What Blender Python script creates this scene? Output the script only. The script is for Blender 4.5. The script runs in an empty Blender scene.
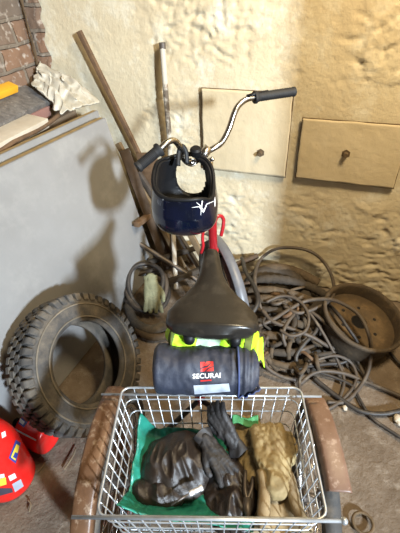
import bpy, bmesh, math, random
from mathutils import Vector as V, Matrix, noise, Euler
random.seed(7)
S=bpy.context.scene; COL=S.collection
# ------------------------------------------------------------------ camera
F=400.0; H=1.6
nad=V((22,-513.5,-F)).normalized()
UPC=-nad                         # world up seen in camera axes
FH=(V((0,0,-1))-UPC*V((0,0,-1)).dot(UPC)).normalized()
RX=FH.cross(UPC)
ROT=Matrix((RX,FH,UPC))          # camera axes -> world
CAMP=V((0,0,H))
cd=bpy.data.cameras.new('camera'); cam=bpy.data.objects.new('camera',cd); COL.objects.link(cam)
cd.sensor_fit='VERTICAL'; cd.sensor_height=36; cd.sensor_width=36*400/533; cd.lens=F/533*36; cd.clip_start=.02
cam.matrix_world=Matrix.Translation(CAMP)@ROT.to_4x4()
S.camera=cam
def ray(x,y): return ROT@V((x-200,-(y-266.5),-F))
def P(x,y,z):
    v=ray(x,y); return CAMP+v*((z-H)/v.z)
# trike frame (a right, b forward)
TH=math.radians(6.7); BR=V((math.cos(TH),-math.sin(TH),0)); BF=V((math.sin(TH),math.cos(TH),0)); BO=V((.0135,.505,0))
def B(a,b,z): return BO+BR*a+BF*b+V((0,0,z))
def Pb(x,y,b):
    v=ray(x,y); return CAMP+v*((b-(CAMP-BO).dot(BF))/v.dot(BF))
# wall frame (u from the corner along the back wall, v out from it)
WN=V((.35465788,.93499614,0)); WR=V((.93499614,-.35465788,0)); WC=WN*1.9362-WR*1.610
def W(u,v,z): return WC+WR*u-WN*v+V((0,0,z))
def Pw(x,y,off=0):
    vv=ray(x,y); return CAMP+vv*((1.9362-off)/WN.dot(vv))
# ------------------------------------------------------------------ materials
MC={}
def mat(name,c1,c2=None,rough=.7,metal=0,scale=8,bump=0,bscale=60,bdist=.01,detail=6,c3=None,s3=25,t3=(.55,.7),spec=.5,coat=0,mix=(.35,.65)):
    m=bpy.data.materials.new(name); m.use_nodes=True; nt=m.node_tree; N=nt.nodes; L=nt.links
    b=N['Principled BSDF']; b.inputs['Roughness'].default_value=rough; b.inputs['Metallic'].default_value=metal
    b.inputs['Specular IOR Level'].default_value=spec; b.inputs['Coat Weight'].default_value=coat
    tc=N.new('ShaderNodeTexCoord')
    def nz(s,det=detail,r=.6):
        n=N.new('ShaderNodeTexNoise'); n.inputs['Scale'].default_value=s; n.inputs['Detail'].default_value=det; n.inputs['Roughness'].default_value=r
        L.new(tc.outputs['Object'],n.inputs['Vector']); return n.outputs['Fac']
    def ramp(f,a,b_,ca,cb):
        r=N.new('ShaderNodeValToRGB'); r.color_ramp.elements[0].position=a; r.color_ramp.elements[1].position=b_
        r.color_ramp.elements[0].color=(*ca,1); r.color_ramp.elements[1].color=(*cb,1); L.new(f,r.inputs[0]); return r.outputs[0]
    if c2 is None: c2=tuple(x*.8 for x in c1)
    col=ramp(nz(scale),mix[0],mix[1],c1,c2)
    if c3:
        f=ramp(nz(s3,8,.7),t3[0],t3[1],(0,0,0),(1,1,1))
        mx=N.new('ShaderNodeMix'); mx.data_type='RGBA'; L.new(f,mx.inputs['Factor']); L.new(col,mx.inputs['A']); mx.inputs['B'].default_value=(*c3,1); col=mx.outputs['Result']
    L.new(col,b.inputs['Base Color'])
    if bump:
        bp=N.new('ShaderNodeBump'); bp.inputs['Strength'].default_value=bump; bp.inputs['Distance'].default_value=bdist
        L.new(nz(bscale,8,.65),bp.inputs['Height']); L.new(bp.outputs[0],b.inputs['Normal'])
    MC[name]=m; return m
mat('plaster',(.62,.54,.38),(.55,.46,.31),.92,scale=3.2,bump=.42,bscale=42,bdist=.012,c3=(.68,.63,.50),s3=6,t3=(.5,.66),spec=.2)
mat('panel_plaster',(.58,.49,.335),(.52,.43,.28),.9,scale=5,bump=.35,bscale=55,bdist=.006,c3=(.42,.31,.17),s3=22,t3=(.66,.74),spec=.2)
mat('groove',(.13,.085,.045),None,.95)
mat('floor_dirt',(.20,.155,.115),(.14,.105,.075),.95,scale=5,bump=.8,bscale=30,bdist=.015,c3=(.26,.215,.17),s3=13,t3=(.52,.7),spec=.15)
mat('board_grey',(.235,.232,.228),(.195,.19,.185),.62,scale=2.2,bump=.05,bscale=20,c3=(.27,.265,.255),s3=4,t3=(.5,.7),spec=.3)
mat('board_edge',(.30,.21,.09),(.22,.15,.06),.85,scale=20)
mat('wood_dark',(.16,.095,.05),(.09,.05,.026),.75,scale=25,bump=.2)
mat('wood_mid',(.075,.046,.026),(.045,.028,.016),.75,scale=18,bump=.2)
mat('wood_tan',(.21,.145,.078),(.15,.10,.052),.8,scale=18,bump=.2)
mat('wood_grey',(.17,.155,.14),(.09,.08,.075),.85,scale=30,bump=.3,c3=(.26,.24,.22),s3=50)
mat('wood_red',(.30,.16,.13),(.24,.12,.10),.8,scale=9)
mat('stone_pale',(.56,.50,.41),(.48,.42,.33),.9,scale=10,bump=.2)
mat('plastic_film',(.52,.48,.40),(.40,.36,.28),.35,scale=9,bump=.3,bscale=40)
mat('yellow_paint',(.85,.45,.03),(.72,.36,.02),.5)
mat('chest_wood',(.22,.15,.09),(.15,.10,.06),.85,scale=10)
mat('rubber',(.070,.066,.062),(.045,.042,.040),.75,scale=14,bump=.25,bscale=70,c3=(.17,.14,.105),s3=9,t3=(.44,.70),spec=.3)
mat('rubber_dark',(.03,.028,.026),(.02,.019,.018),.7,scale=14)
mat('tyre_dust',(.20,.165,.12),(.11,.095,.075),.85,scale=12,bump=.2)
mat('rust_dark',(.07,.048,.027),(.045,.031,.018),.8,scale=14,bump=.35,bscale=70,c3=(.11,.075,.04),s3=22,t3=(.52,.7))
mat('hole_shade',(.012,.010,.009),None,.9)  # near-black colour standing in for the shade inside the drum's holes
mat('rust',(.12,.08,.04),(.08,.052,.027),.8,scale=14,bump=.35,bscale=70,c3=(.17,.11,.055),s3=22,t3=(.5,.7))
mat('fender_rust',(.15,.075,.036),(.09,.044,.022),.42,scale=16,bump=.12,bscale=60,c3=(.30,.21,.14),s3=34,t3=(.53,.66))
mat('fender_paint',(.19,.115,.08),(.135,.072,.045),.45,scale=14,bump=.1,bscale=60,c3=(.30,.21,.16),s3=45,t3=(.54,.66))
mat('wire_zinc',(.50,.52,.54),(.36,.37,.38),.35,.55,scale=30,c3=(.34,.22,.13),s3=40,t3=(.66,.75))
mat('chrome',(.56,.54,.51),(.42,.39,.35),.24,1,scale=30,c3=(.30,.20,.12),s3=60,t3=(.66,.74))
mat('grip_rubber',(.018,.018,.019),(.012,.012,.013),.65,spec=.3,scale=40)
mat('navy_gloss',(.003,.005,.018),(.0025,.004,.010),.14,scale=12,c3=(.16,.16,.18),s3=22,t3=(.61,.72),coat=.5)
mat('black_plastic',(.007,.007,.008),(.005,.005,.006),.5,spec=.25)
mat('white_paint',(.80,.80,.80),(.74,.74,.74),.5)
mat('red_paint',(.36,.014,.02),(.28,.01,.015),.25,scale=20,coat=.4)
mat('grey_paint',(.125,.132,.15),(.09,.096,.11),.4,scale=20,c3=(.12,.11,.10),s3=30,t3=(.6,.7))
mat('saddle_vinyl',(.019,.016,.013),(.013,.011,.009),.30,scale=12,bump=.08,bscale=180,bdist=.003,c3=(.045,.038,.030),s3=14,t3=(.5,.72))
mat('hivis',(.48,.80,.02),(.40,.70,.02),.7,scale=14)
mat('hivis_band',(.55,.72,.50),(.45,.62,.42),.4,scale=30)
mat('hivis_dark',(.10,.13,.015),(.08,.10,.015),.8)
mat('bag_navy',(.024,.029,.048),(.016,.019,.032),.6,scale=14,bump=.35,bscale=22,bdist=.01,c3=(.07,.07,.085),s3=12,t3=(.52,.74))
mat('strap_blue',(.05,.075,.19),(.035,.05,.13),.7,scale=20)
mat('print_white',(.78,.76,.76),(.72,.70,.70),.6)
mat('print_red',(.62,.03,.02),(.5,.02,.02),.55)
mat('reflective',(.44,.48,.54),(.34,.37,.43),.35,scale=25)
mat('can_red',(.72,.022,.018),(.64,.015,.012),.22,scale=10,coat=.3)
mat('label_blue',(.03,.06,.34),None,.4)
mat('label_yellow',(.90,.66,.06),None,.4)
mat('label_white',(.72,.76,.80),(.6,.66,.72),.4,scale=60)
mat('label_dark',(.06,.05,.07),None,.5)
mat('teal_plastic',(.03,.27,.19),(.015,.17,.12),.32,scale=9,bump=.3,bscale=26)
mat('leather_dark',(.028,.019,.014),(.016,.011,.009),.42,scale=10,bump=.4,bscale=30,bdist=.008,c3=(.06,.047,.04),s3=14,t3=(.52,.72))
mat('fabric_grey',(.030,.026,.025),(.018,.016,.016),.6,scale=14,bump=.3,bscale=40)
mat('leather_khaki',(.33,.25,.12),(.21,.15,.065),.75,scale=12,bump=.35,bscale=40,bdist=.006,c3=(.22,.15,.07),s3=18,t3=(.55,.7))
mat('cuff_khaki',(.28,.205,.11),(.20,.14,.07),.75,scale=12,bump=.25,bscale=30,c3=(.40,.34,.24),s3=10,t3=(.55,.7))
mat('glove_olive',(.22,.215,.125),(.15,.15,.085),.85,scale=14,bump=.3)
mat('steel_dull',(.15,.13,.115),(.10,.082,.07),.5,.6,scale=20)
mat('cable_brown',(.085,.065,.048),(.06,.045,.034),.6,scale=14,c3=(.15,.12,.085),s3=20)
mat('cable_black',(.035,.030,.027),(.025,.021,.019),.55,scale=14,c3=(.09,.072,.055),s3=20)
mat('hose_brown',(.105,.072,.042),(.06,.042,.025),.85,scale=22,bump=.5,bscale=80,c3=(.15,.11,.065),s3=20)
mat('hose_dark',(.055,.042,.03),(.035,.027,.02),.85,scale=22,bump=.4)
mat('pole_white',(.46,.42,.35),(.11,.085,.06),.7,scale=9,mix=(.50,.58),c3=(.20,.14,.09),s3=12,t3=(.6,.68))
mat('pole_paint',(.60,.57,.51),(.45,.41,.35),.65,scale=12,c3=(.25,.19,.13),s3=20,t3=(.62,.72))
mat('green_cloth',(.07,.30,.10),(.05,.22,.08),.7)
mat('straw',(.20,.15,.09),None,.9)
def brick_mat():
    m=bpy.data.materials.new('brick'); m.use_nodes=True; N=m.node_tree.nodes; L=m.node_tree.links; b=N['Principled BSDF']; b.inputs['Roughness'].default_value=.95
    b.inputs['Specular IOR Level'].default_value=.15
    tc=N.new('ShaderNodeTexCoord'); bt=N.new('ShaderNodeTexBrick')
    ns=N.new('ShaderNodeTexNoise'); ns.inputs['Scale'].default_value=9; ns.inputs['Detail'].default_value=6; L.new(tc.outputs['UV'],ns.inputs['Vector'])
    va=N.new('ShaderNodeMix'); va.data_type='RGBA'; va.inputs['Factor'].default_value=.022; L.new(tc.outputs['UV'],va.inputs['A']); L.new(ns.outputs['Color'],va.inputs['B'])
    L.new(va.outputs['Result'],bt.inputs['Vector'])
    bt.inputs['Color1'].default_value=(.21,.125,.08,1); bt.inputs['Color2'].default_value=(.15,.12,.095,1); bt.inputs['Mortar'].default_value=(.19,.155,.12,1)
    bt.inputs['Scale'].default_value=1; bt.inputs['Brick Width'].default_value=.26; bt.inputs['Row Height'].default_value=.105; bt.inputs['Mortar Size'].default_value=.011; bt.inputs['Mortar Smooth'].default_value=.4
    n2=N.new('ShaderNodeTexNoise'); n2.inputs['Scale'].default_value=26; n2.inputs['Detail'].default_value=8; L.new(tc.outputs['UV'],n2.inputs['Vector'])
    r=N.new('ShaderNodeValToRGB'); r.color_ramp.elements[0].position=.55; r.color_ramp.elements[1].position=.72; L.new(n2.outputs['Fac'],r.inputs[0])
    mx=N.new('ShaderNodeMix'); mx.data_type='RGBA'; L.new(r.outputs[0],mx.inputs['Factor']); L.new(bt.outputs['Color'],mx.inputs['A']); mx.inputs['B'].default_value=(.45,.39,.33,1)
    L.new(mx.outputs['Result'],b.inputs['Base Color'])
    mt=N.new('ShaderNodeMath'); mt.operation='MULTIPLY_ADD'; mt.inputs[1].default_value=.5; L.new(n2.outputs['Fac'],mt.inputs[0])
    inv=N.new('ShaderNodeMath'); inv.operation='SUBTRACT'; inv.inputs[0].default_value=1; L.new(bt.outputs['Fac'],inv.inputs[1]); L.new(inv.outputs[0],mt.inputs[2])
    bp=N.new('ShaderNodeBump'); bp.inputs['Strength'].default_value=.8; bp.inputs['Distance'].default_value=.015; L.new(mt.outputs[0],bp.inputs['Height']); L.new(bp.outputs[0],b.inputs['Normal'])
    MC['brick']=m
brick_mat()
# ------------------------------------------------------------------ object helpers
def root(name,label,cat,loc,group=None):
    o=bpy.data.objects.new(name,None); COL.objects.link(o); o.location=loc; o['label']=label; o['category']=cat
    if group:o['group']=group
    o.empty_display_size=.05
    return o
def base(p):
    v=V((0,0,0))
    while p is not None: v+=p.location; p=p.parent
    return v
def obj(name,bm,m,parent=None,smooth=True,label=None,cat=None,group=None,kind=None,auto=None):
    """bm is in world coordinates; top-level meshes get their origin at their base"""
    me=bpy.data.meshes.new(name)
    if isinstance(bm,bpy.types.Mesh): me=bm; me.name=name
    else:
        bmesh.ops.recalc_face_normals(bm,faces=bm.faces); bm.to_mesh(me); bm.free()
    o=bpy.data.objects.new(name,me); COL.objects.link(o)
    if parent is not None:
        off=base(parent); o.parent=parent
    elif kind=='structure': off=V((0,0,0))
    else:
        xs=[v.co for v in me.vertices]; off=V((sum(c.x for c in xs)/len(xs),sum(c.y for c in xs)/len(xs),min(c.z for c in xs)))
    me.transform(Matrix.Translation(-off))
    if parent is None:o.location=off
    ms=m if isinstance(m,(list,tuple)) else [m]
    for k in ms: me.materials.append(MC[k])
    if smooth:
        me.polygons.foreach_set('use_smooth',[True]*len(me.polygons))
        if auto is not None:
            try: me.set_sharp_from_angle(angle=math.radians(auto))
            except Exception: pass
    if label:o['label']=label
    if cat:o['category']=cat
    if group:o['group']=group
    if kind:o['kind']=kind
    return o
def spl(pts,n=8,closed=False):
    pts=[V(p) for p in pts]
    out=[];k=len(pts)
    rng=range(k) if closed else range(k-1)
    for i in rng:
        p1=pts[i];p2=pts[(i+1)%k]
        p0=pts[(i-1)%k] if closed or i>0 else p1*2-p2
        p3=pts[(i+2)%k] if closed or i+2<k else p2*2-p1
        for j in range(n):
            t=j/n
            out.append(.5*((2*p1)+(p2-p0)*t+(2*p0-5*p1+4*p2-p3)*t*t+(3*p1-p0-3*p2+p3)*t**3))
    if not closed: out.append(pts[-1])
    return out
def tube(bm,pts,r,n=8,closed=False,cap=True,sq=None):
    """sweep a circle (or flat ellipse sq=(w,h,upvec)) along pts; r may be a list"""
    pts=[V(p) for p in pts];k=len(pts)
    rr=r if isinstance(r,(list,tuple)) else [r]*k
    rings=[];nrm=None
    for i,p in enumerate(pts):
        if closed: t=(pts[(i+1)%k]-pts[i-1])
        else: t=pts[min(i+1,k-1)]-pts[max(i-1,0)]
        if t.length<1e-9:t=V((0,0,1))
        t.normalize()
        if sq is not None: nrm=(sq[2]-t*sq[2].dot(t)).normalized()
        elif nrm is None:
            a=V((0,0,1)) if abs(t.z)<.9 else V((1,0,0)); nrm=(a-t*a.dot(t)).normalized()
        else:
            nrm=nrm-t*nrm.dot(t)
            nrm.normalize()
        bn=t.cross(nrm)
        ring=[]
        for j in range(n):
            a=2*math.pi*j/n
            if sq is None: ring.append(bm.verts.new(p+(nrm*math.cos(a)+bn*math.sin(a))*rr[i]))
            else:
                ca,sa=math.cos(a),math.sin(a); e=.45
                ring.append(bm.verts.new(p+bn*(math.copysign(abs(ca)**e,ca)*sq[0]/2)+nrm*(math.copysign(abs(sa)**e,sa)*sq[1]/2)))
        rings.append(ring)
    for i in range(k if closed else k-1):
        A=rings[i];Bq=rings[(i+1)%k]
        for j in range(n): bm.faces.new((A[j],A[(j+1)%n],Bq[(j+1)%n],Bq[j]))
    if not closed and cap:
        bm.faces.new(rings[0][::-1]); bm.faces.new(rings[-1])
    return bm
def NB(): return bmesh.new()
def T(pts,r,n=8,**k): return tube(NB(),pts,r,n,**k)
def lathe(bm,prof,org,ax,n=48,ref=None,closedprof=False,disp=None):
    """prof: list of (radius, height along axis)"""
    ax=V(ax).normalized(); a=ref or (V((0,0,1)) if abs(ax.z)<.9 else V((1,0,0))); x=(a-ax*a.dot(ax)).normalized(); y=ax.cross(x)
    rings=[]
    for r,h in prof:
        if r<1e-6: rings.append([bm.verts.new(org+ax*h)]); continue
        rings.append([bm.verts.new(org+ax*h+(x*math.cos(2*math.pi*j/n)+y*math.sin(2*math.pi*j/n))*r) for j in range(n)])
    m=len(rings)
    for i in range(m if closedprof else m-1):
        A=rings[i];Q=rings[(i+1)%m]
        for j in range(n):
            k=(j+1)%n
            if len(A)==1 and len(Q)==1: continue
            if len(A)==1: bm.faces.new((A[0],Q[k],Q[j]))
            elif len(Q)==1: bm.faces.new((A[j],A[k],Q[0]))
            else: bm.faces.new((A[j],A[k],Q[k],Q[j]))
    return bm
def boxf(bm,o,x,y,z,bev=.004):
    """box from corner o with edge vectors x,y,z"""
    o,x,y,z=V(o),V(x),V(y),V(z)
    vs=[bm.verts.new(o+x*i+y*j+z*k) for k in (0,1) for j in (0,1) for i in (0,1)]
    fs=[bm.faces.new([vs[i] for i in f]) for f in ((0,2,3,1),(4,5,7,6),(0,1,5,4),(2,6,7,3),(0,4,6,2),(1,3,7,5))]
    if bev:
        es=list({e for f in fs for e in f.edges}); bmesh.ops.bevel(bm,geom=es,offset=bev,segments=2,affect='EDGES',profile=.6)
    return bm
def bar(p,q,w,h,upv,bev=.003):
    """rectangular bar from p to q"""
    p,q=V(p),V(q); t=q-p; u=(V(upv)-t.normalized()*V(upv).dot(t.normalized())).normalized(); s=t.normalized().cross(u)
    return boxf(NB(),p-u*h/2-s*w/2,t,s*w,u*h,bev)
def grid(nu,nv,f,closed_u=False):
    bm=NB(); g=[[bm.verts.new(f(i/(nu if closed_u else nu-1),j/(nv-1))) for j in range(nv)] for i in range(nu)]
    for i in range(nu if closed_u else nu-1):
        for j in range(nv-1):
            a=g[i];b=g[(i+1)%nu]; bm.faces.new((a[j],b[j],b[j+1],a[j+1]))
    return bm
def solid(bm,t):
    """give a sheet real thickness t"""
    bmesh.ops.recalc_face_normals(bm,faces=bm.faces); bm.normal_update()
    vs=bm.verts[:]; fs=bm.faces[:]; es=[e for e in bm.edges if len(e.link_faces)==1]
    nw={v:bm.verts.new(v.co-v.normal*t) for v in vs}
    rim=[]
    for e in es:
        l=e.link_loops[0]; a,b_=l.vert,l.link_loop_next.vert; rim.append((a,b_))
    for f in fs: bm.faces.new([nw[v] for v in reversed(f.verts[:])])
    for a,b_ in rim: bm.faces.new((b_,a,nw[a],nw[b_]))
    return bm
def sphere(bm,c,r,sc=(1,1,1),rot=None,seg=14):
    M=Matrix.Translation(c)@(rot.to_4x4() if rot else Matrix())@Matrix.Diagonal((*sc,1))
    bmesh.ops.create_uvsphere(bm,u_segments=seg,v_segments=seg//2+2,radius=r,matrix=M); return bm
def ns(p,s): return noise.noise(V(p)*s)
def fuse(bm,vox,smooth=6,wr=0,wf=40,wr2=0,wf2=90):
    """merge overlapping closed pieces into one skin, then crease it"""
    me=bpy.data.meshes.new('t'); bm.to_mesh(me); bm.free(); o=bpy.data.objects.new('t',me); COL.objects.link(o)
    r=o.modifiers.new('r','REMESH'); r.mode='VOXEL'; r.voxel_size=vox
    if smooth: s=o.modifiers.new('s','SMOOTH'); s.iterations=smooth; s.factor=.5
    dg=bpy.context.evaluated_depsgraph_get(); dg.update(); out=bpy.data.meshes.new_from_object(o.evaluated_get(dg)); bpy.data.objects.remove(o)
    if wr:
        nn=[v.normal.copy() for v in out.vertices]
        for v,n in zip(out.vertices,nn):
            c=v.co; w=1-abs(ns(c,wf))*2; w2=1-abs(ns(c+V((5,3,1)),wf2))*2
            v.co=c+n*(w*wr+w2*wr2)
    out.update(); return out
# ------------------------------------------------------------------ the setting
def floor_bm():
    def f(s,t):
        p=V((-3.2+s*6.8,-1.6+t*5.4,0)); p.z=-.006+.006*ns(p,2.3)+.0035*ns(p,9)+.0015*ns(p,30)-.004; return p
    return grid(240,190,f)
obj('floor',floor_bm(),'floor_dirt',kind='structure')
def rough_mask(u,z):
    m=.35*noise.noise(V((u*2.1,z*2.1,3.3)))+.25*noise.noise(V((u*5,z*5,7)))
    low=max(0,min(1,(.66-z)/.14))
    tl=max(0,1-((u-.95)**2/.10+(z-1.36)**2/.055))          # flaking patch top left
    tl2=max(0,1-((u-.75)**2/.06+(z-.9)**2/.10))
    tr=max(0,1-((u-1.95)**2/.28+(z-1.32)**2/.05))
    return max(0,min(1,(low*(.62+.9*noise.noise(V((u*3.4,z*6,21))))+tl*1.5+tl2*.7+tr*1.2+m*1.1)))
def wall_bm():
    U0,U1,Z1=0,3.6,2.5; nu,nz_=400,260
    def f(s,t):
        u=U0+s*(U1-U0); z=t*Z1
        q=V((u,z,0)); k=rough_mask(u,z)
        h=.004*noise.noise(q*1.1)+.001*noise.noise(q*6)
        w=q+V((.05*noise.noise(q*7),.05*noise.noise(q*7+V((9,9,9))),0))
        rd=1-2*abs(noise.noise(V((w.x*11,w.y*17,2))))
        rd2=1-2*abs(noise.noise(V((w.x*26,w.y*34,5))))
        pit=max(0,noise.noise(V((w.x*17,w.y*33,11)))-.12)+.9*max(0,noise.noise(V((w.x*31,w.y*56,15)))-.12); h+=k*(-.023*pit+.0022*rd+.0016*rd2+.0022*noise.noise(q*55))-.006*max(0,noise.noise(q*38)-.45)
        # raised edge of the flaked skin
        e=noise.noise(q*3.1+V((4,1,0))); h+=.005*(1 if e>.08 else 0)*min(1,k*2)
        if z>.62 and 1.05<u<2.2 and z<1.12: h*=.45
        return W(u,-.012+h,z)
    return grid(nu,nz_,f)
obj('wall_back',wall_bm(),'plaster',kind='structure')
def uv_sheet(nu,nv,f,uvf):
    bm=NB(); lay=bm.loops.layers.uv.new('UVMap'); g=[[bm.verts.new(f(i/(nu-1),j/(nv-1))) for j in range(nv)] for i in range(nu)]
    for i in range(nu-1):
        for j in range(nv-1):
            fc=bm.faces.new((g[i][j],g[i+1][j],g[i+1][j+1],g[i][j+1]))
            for lp,(a,b) in zip(fc.loops,((i,j),(i+1,j),(i+1,j+1),(i,j+1))): lp[lay].uv=uvf(a/(nu-1),b/(nv-1))
    return bm
def lw(s,t):
    v=-.02+s*3.0; z=t*2.5; q=V((v,z,1)); rr=(z%.105)/.105; g=-.008 if rr<.12 else 0
    edge=.012*noise.noise(V((1,z*9,4)))
    return W(-.012+g+.012*noise.noise(q*5)+.006*noise.noise(q*18),v,z)
obj('wall_left',uv_sheet(200,240,lw,lambda s,t:(s*3.0,t*2.5)),'brick',kind='structure')
# strip of bare brick left beside the corner, where the plaster has fallen off
def strip(s,t):
    z=.85+t*1.6; wd=.075+.03*noise.noise(V((z*6,0,2)))+.02*noise.noise(V((z*17,5,2)))+(.04 if z>1.25 else 0)*0
    q=V((s,z,8)); th=.012+.008*noise.noise(V((s*.5,z*9,1)))+.006*noise.noise(V((s*2,z*20,4)))
    th*=min(1,(1-s)*5) if s>.8 else 1
    return W(.012+s*wd,th,z)
obj('trim_1',uv_sheet(20,150,strip,lambda s,t:(s*.1+.1,t*1.6+.05)),'brick',kind='structure')
def crack(s,t):
    z=.8+t*1.7; o=.004*noise.noise(V((z*11,1,1)))+.004*noise.noise(V((z*31,2,1))); wd=.006+.005*noise.noise(V((z*14,3,6)))
    return W(.018+o+(s-.5)*2*max(.002,wd),.026+.006*noise.noise(V((z*20,s,3))),z)
obj('trim_4',solid(grid(4,120,crack),.004),'groove',kind='structure')
def wallpatch(n,px,bolt):
    # a flush rectangular plaster plate with a dark gap round it and a bolt stub
    cs=[Pw(*p) for p in px]; uv=[((c-WC).dot(WR),c.z) for c in cs]
    (ua,zt),(ub,zb)=(min(u for u,_ in uv),max(z for _,z in uv)),(max(u for u,_ in uv),min(z for _,z in uv))
    g=.0035
    o=obj('trim_%d'%n,boxf(NB(),W(ua-g,.001,zb-g),WR*(ub-ua+2*g),-WN*.003,V((0,0,zt-zb+2*g)),0),'groove',kind='structure',smooth=False)
    def f(s,t):
        u=ua+s*(ub-ua)+.004*noise.noise(V((t*4,s,n)));z=zb+t*(zt-zb)+.003*noise.noise(V((s*5,t,n+3))); q=V((u,z,n)); return W(u,.0040+.002*noise.noise(q*7)+.0012*noise.noise(q*30),z)
    obj('plate',solid(grid(60,34,f),.006),'panel_plaster',o)
    bp=Pw(*bolt); bq=bp-WN*.035
    bm=NB(); tube(bm,[bp,bq],.011,10); tube(bm,[bp-WN*.006,bp-WN*.012],.021,6)
    obj('bolt',bm,'rust',o,auto=40)
wallpatch(2,[(202,88),(204,150),(285,177),(286,100)],(261,152))
wallpatch(3,[(303,118),(296,177),(400,125),(393,188)],(346,153))
# ------------------------------------------------------------------ grey boards, chest and the junk on it
def quadboard(a,b,c,dd,t,nrm):
    bm=NB(); vs=[bm.verts.new(p) for p in (a,b,c,dd)]; ws=[bm.verts.new(p-nrm*t) for p in (a,b,c,dd)]
    fs=[bm.faces.new(vs),bm.faces.new(ws[::-1])]
    for i in range(4): fs.append(bm.faces.new((vs[i],vs[(i+1)%4],ws[(i+1)%4],ws[i])))
    return bm
def add_board(name,pts,t,label,cat):
    nrm=WR
    r=root(name,label,cat,V((sum(p.x for p in pts)/4,sum(p.y for p in pts)/4,0)))
    inset=[p for p in pts]
    bm=quadboard(*pts,t*.35,nrm); bmesh.ops.bevel(bm,geom=bm.edges[:],offset=.002,segments=2,affect='EDGES'); obj('face_sheet',bm,'board_grey',r,smooth=True,auto=30)
    c=sum(pts,V())/4
    pts2=[p-nrm*t*.36 +V((0,0,-.001)) for p in pts]
    obj('edge_core',quadboard(*pts2,t*.64,nrm),'board_edge',r,smooth=False)
    return r
add_board('board',[W(.519,.25,1.0),W(.612,.10,.0),W(.50,1.75,.0),W(.30,1.75,1.0)],.036,'large smooth grey board leaning by the left brick wall behind the tyre','board')
add_board('board',[W(.438,.18,1.008),W(.54,.08,.0),W(.43,1.75,.0),W(.225,1.75,1.008)],.030,'second grey board, only its top edge showing behind the large leaning board','board')
ch=root('chest','low brown wooden chest behind the grey boards, carrying planks and a plastic bundle','chest',W(.15,.85,0))
obj('body',boxf(NB(),W(.015,.06,0),WR*.20,-WN*1.6,V((0,0,.93)),.004),'chest_wood',ch,auto=30)
obj('lid',boxf(NB(),W(.012,.05,.93),WR*.20,-WN*1.64,V((0,0,.03)),.004),'chest_wood',ch,auto=30)
def plank(name,m,label,cat,u,v0,v1,z,w,t,tilt=0,dz=0,du=0,bev=.004):
    x=(WR*math.cos(tilt)+V((0,0,math.sin(tilt)))); zz=(V((0,0,math.cos(tilt)))-WR*math.sin(tilt))
    return obj(name,boxf(NB(),W(u,v0,z),x*w,-WN*(v1-v0)+V((0,0,dz))+WR*du,zz*t,bev),m,label=label,cat=cat,auto=30)
plank('stone_slab','stone_pale','pale cream slab lying on the chest lid, nearest of the stack to the grey boards','slab',.135,.36,1.25,.985,.135,.045,tilt=-.12)
plank('plank','wood_red','reddish brown flat plank under the blackened one on the chest','plank',.055,.20,1.25,.975,.11,.055,tilt=-.1)
bs=plank('plank','wood_grey','blackened rough grained plank, uppermost of the stack by the brick wall','plank',.006,.16,1.15,1.075,.165,.03,tilt=-.36)
plank('level_tool','yellow_paint','bright yellow bar lying on top of the blackened plank','bar',.010,.27,.95,1.115,.055,.035,tilt=-.36,bev=.006)
bm=T(spl([W(.268,.27,1.0),W(.268,.42,.985),W(.272,.6,.99),W(.285,.72,.988),W(.27,.95,.985)],6),.011,8)
obj('stick',bm,'wood_dark',label='dark bent stick lying between the pale slab and the grey boards',cat='stick')
ca,cb,cc,cd_=W(.03,.02,1.17),W(.40,.09,1.012),W(.29,.27,1.005),W(.09,.20,1.10)
def crumple(s,t):
    p=(ca*(1-s)+cb*s)*(1-t)+(cd_*(1-s)+cc*s)*t
    q=V((s*3,t*2.2,1)); h=.07*(1-2*abs(noise.noise(V((s*1.3+t*.6,t*3.2-s*.8,1)))))+.03*(1-2*abs(noise.noise(V((s*2.5,t*7-s*2,4)))))+.006*noise.noise(q*5)
    return p+V((0,0,.5*h*(.4+1.2*math.sin(math.pi*min(1,max(0,s)))*.6)))+WR*.02*noise.noise(q*3+V((4,4,4)))-WN*.02*noise.noise(q*3)
obj('plastic_bundle',solid(grid(60,44,crumple),.006),'plastic_film',label='crumpled pale plastic sheeting bundled in the corner on top of the boards',cat='plastic sheet')
# ------------------------------------------------------------------ ray decals: marks laid on a built surface
from mathutils.bvhtree import BVHTree
def bvh_of(o):
    dg=None; M=Matrix.Translation(base(o)) if o.parent is None else Matrix.Translation(base(o.parent))
    me=o.data; return BVHTree.FromPolygons([M@v.co for v in me.vertices],[p.vertices[:] for p in me.polygons])
def hit(b,x,y):
    dr=ray(x,y).normalized(); loc,n,i,ds=b.ray_cast(CAMP,dr)
    if loc is None: return None
    if n.dot(dr)>0:n=-n
    return loc,n
def decal(name,bv,c,m,parent,nu=10,nv=8,off=.0012,label=None):
    """c: four corners (tl,tr,br,bl)"""
    tl,tr,br,bl=[V((*p,0)) for p in c]; bm=NB(); g={}
    for i in range(nu):
        for j in range(nv):
            s=i/(nu-1);t=j/(nv-1); q=(tl*(1-s)+tr*s)*(1-t)+(bl*(1-s)+br*s)*t; h=hit(bv,q.x,q.y)
            if h: g[i,j]=bm.verts.new(h[0]+h[1]*off)
    for i in range(nu-1):
        for j in range(nv-1):
            k=[(i,j),(i+1,j),(i+1,j+1),(i,j+1)]
            if all(a in g for a in k): bm.faces.new([g[a] for a in k])
    return obj(name,bm,m,parent,label=label)
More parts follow.
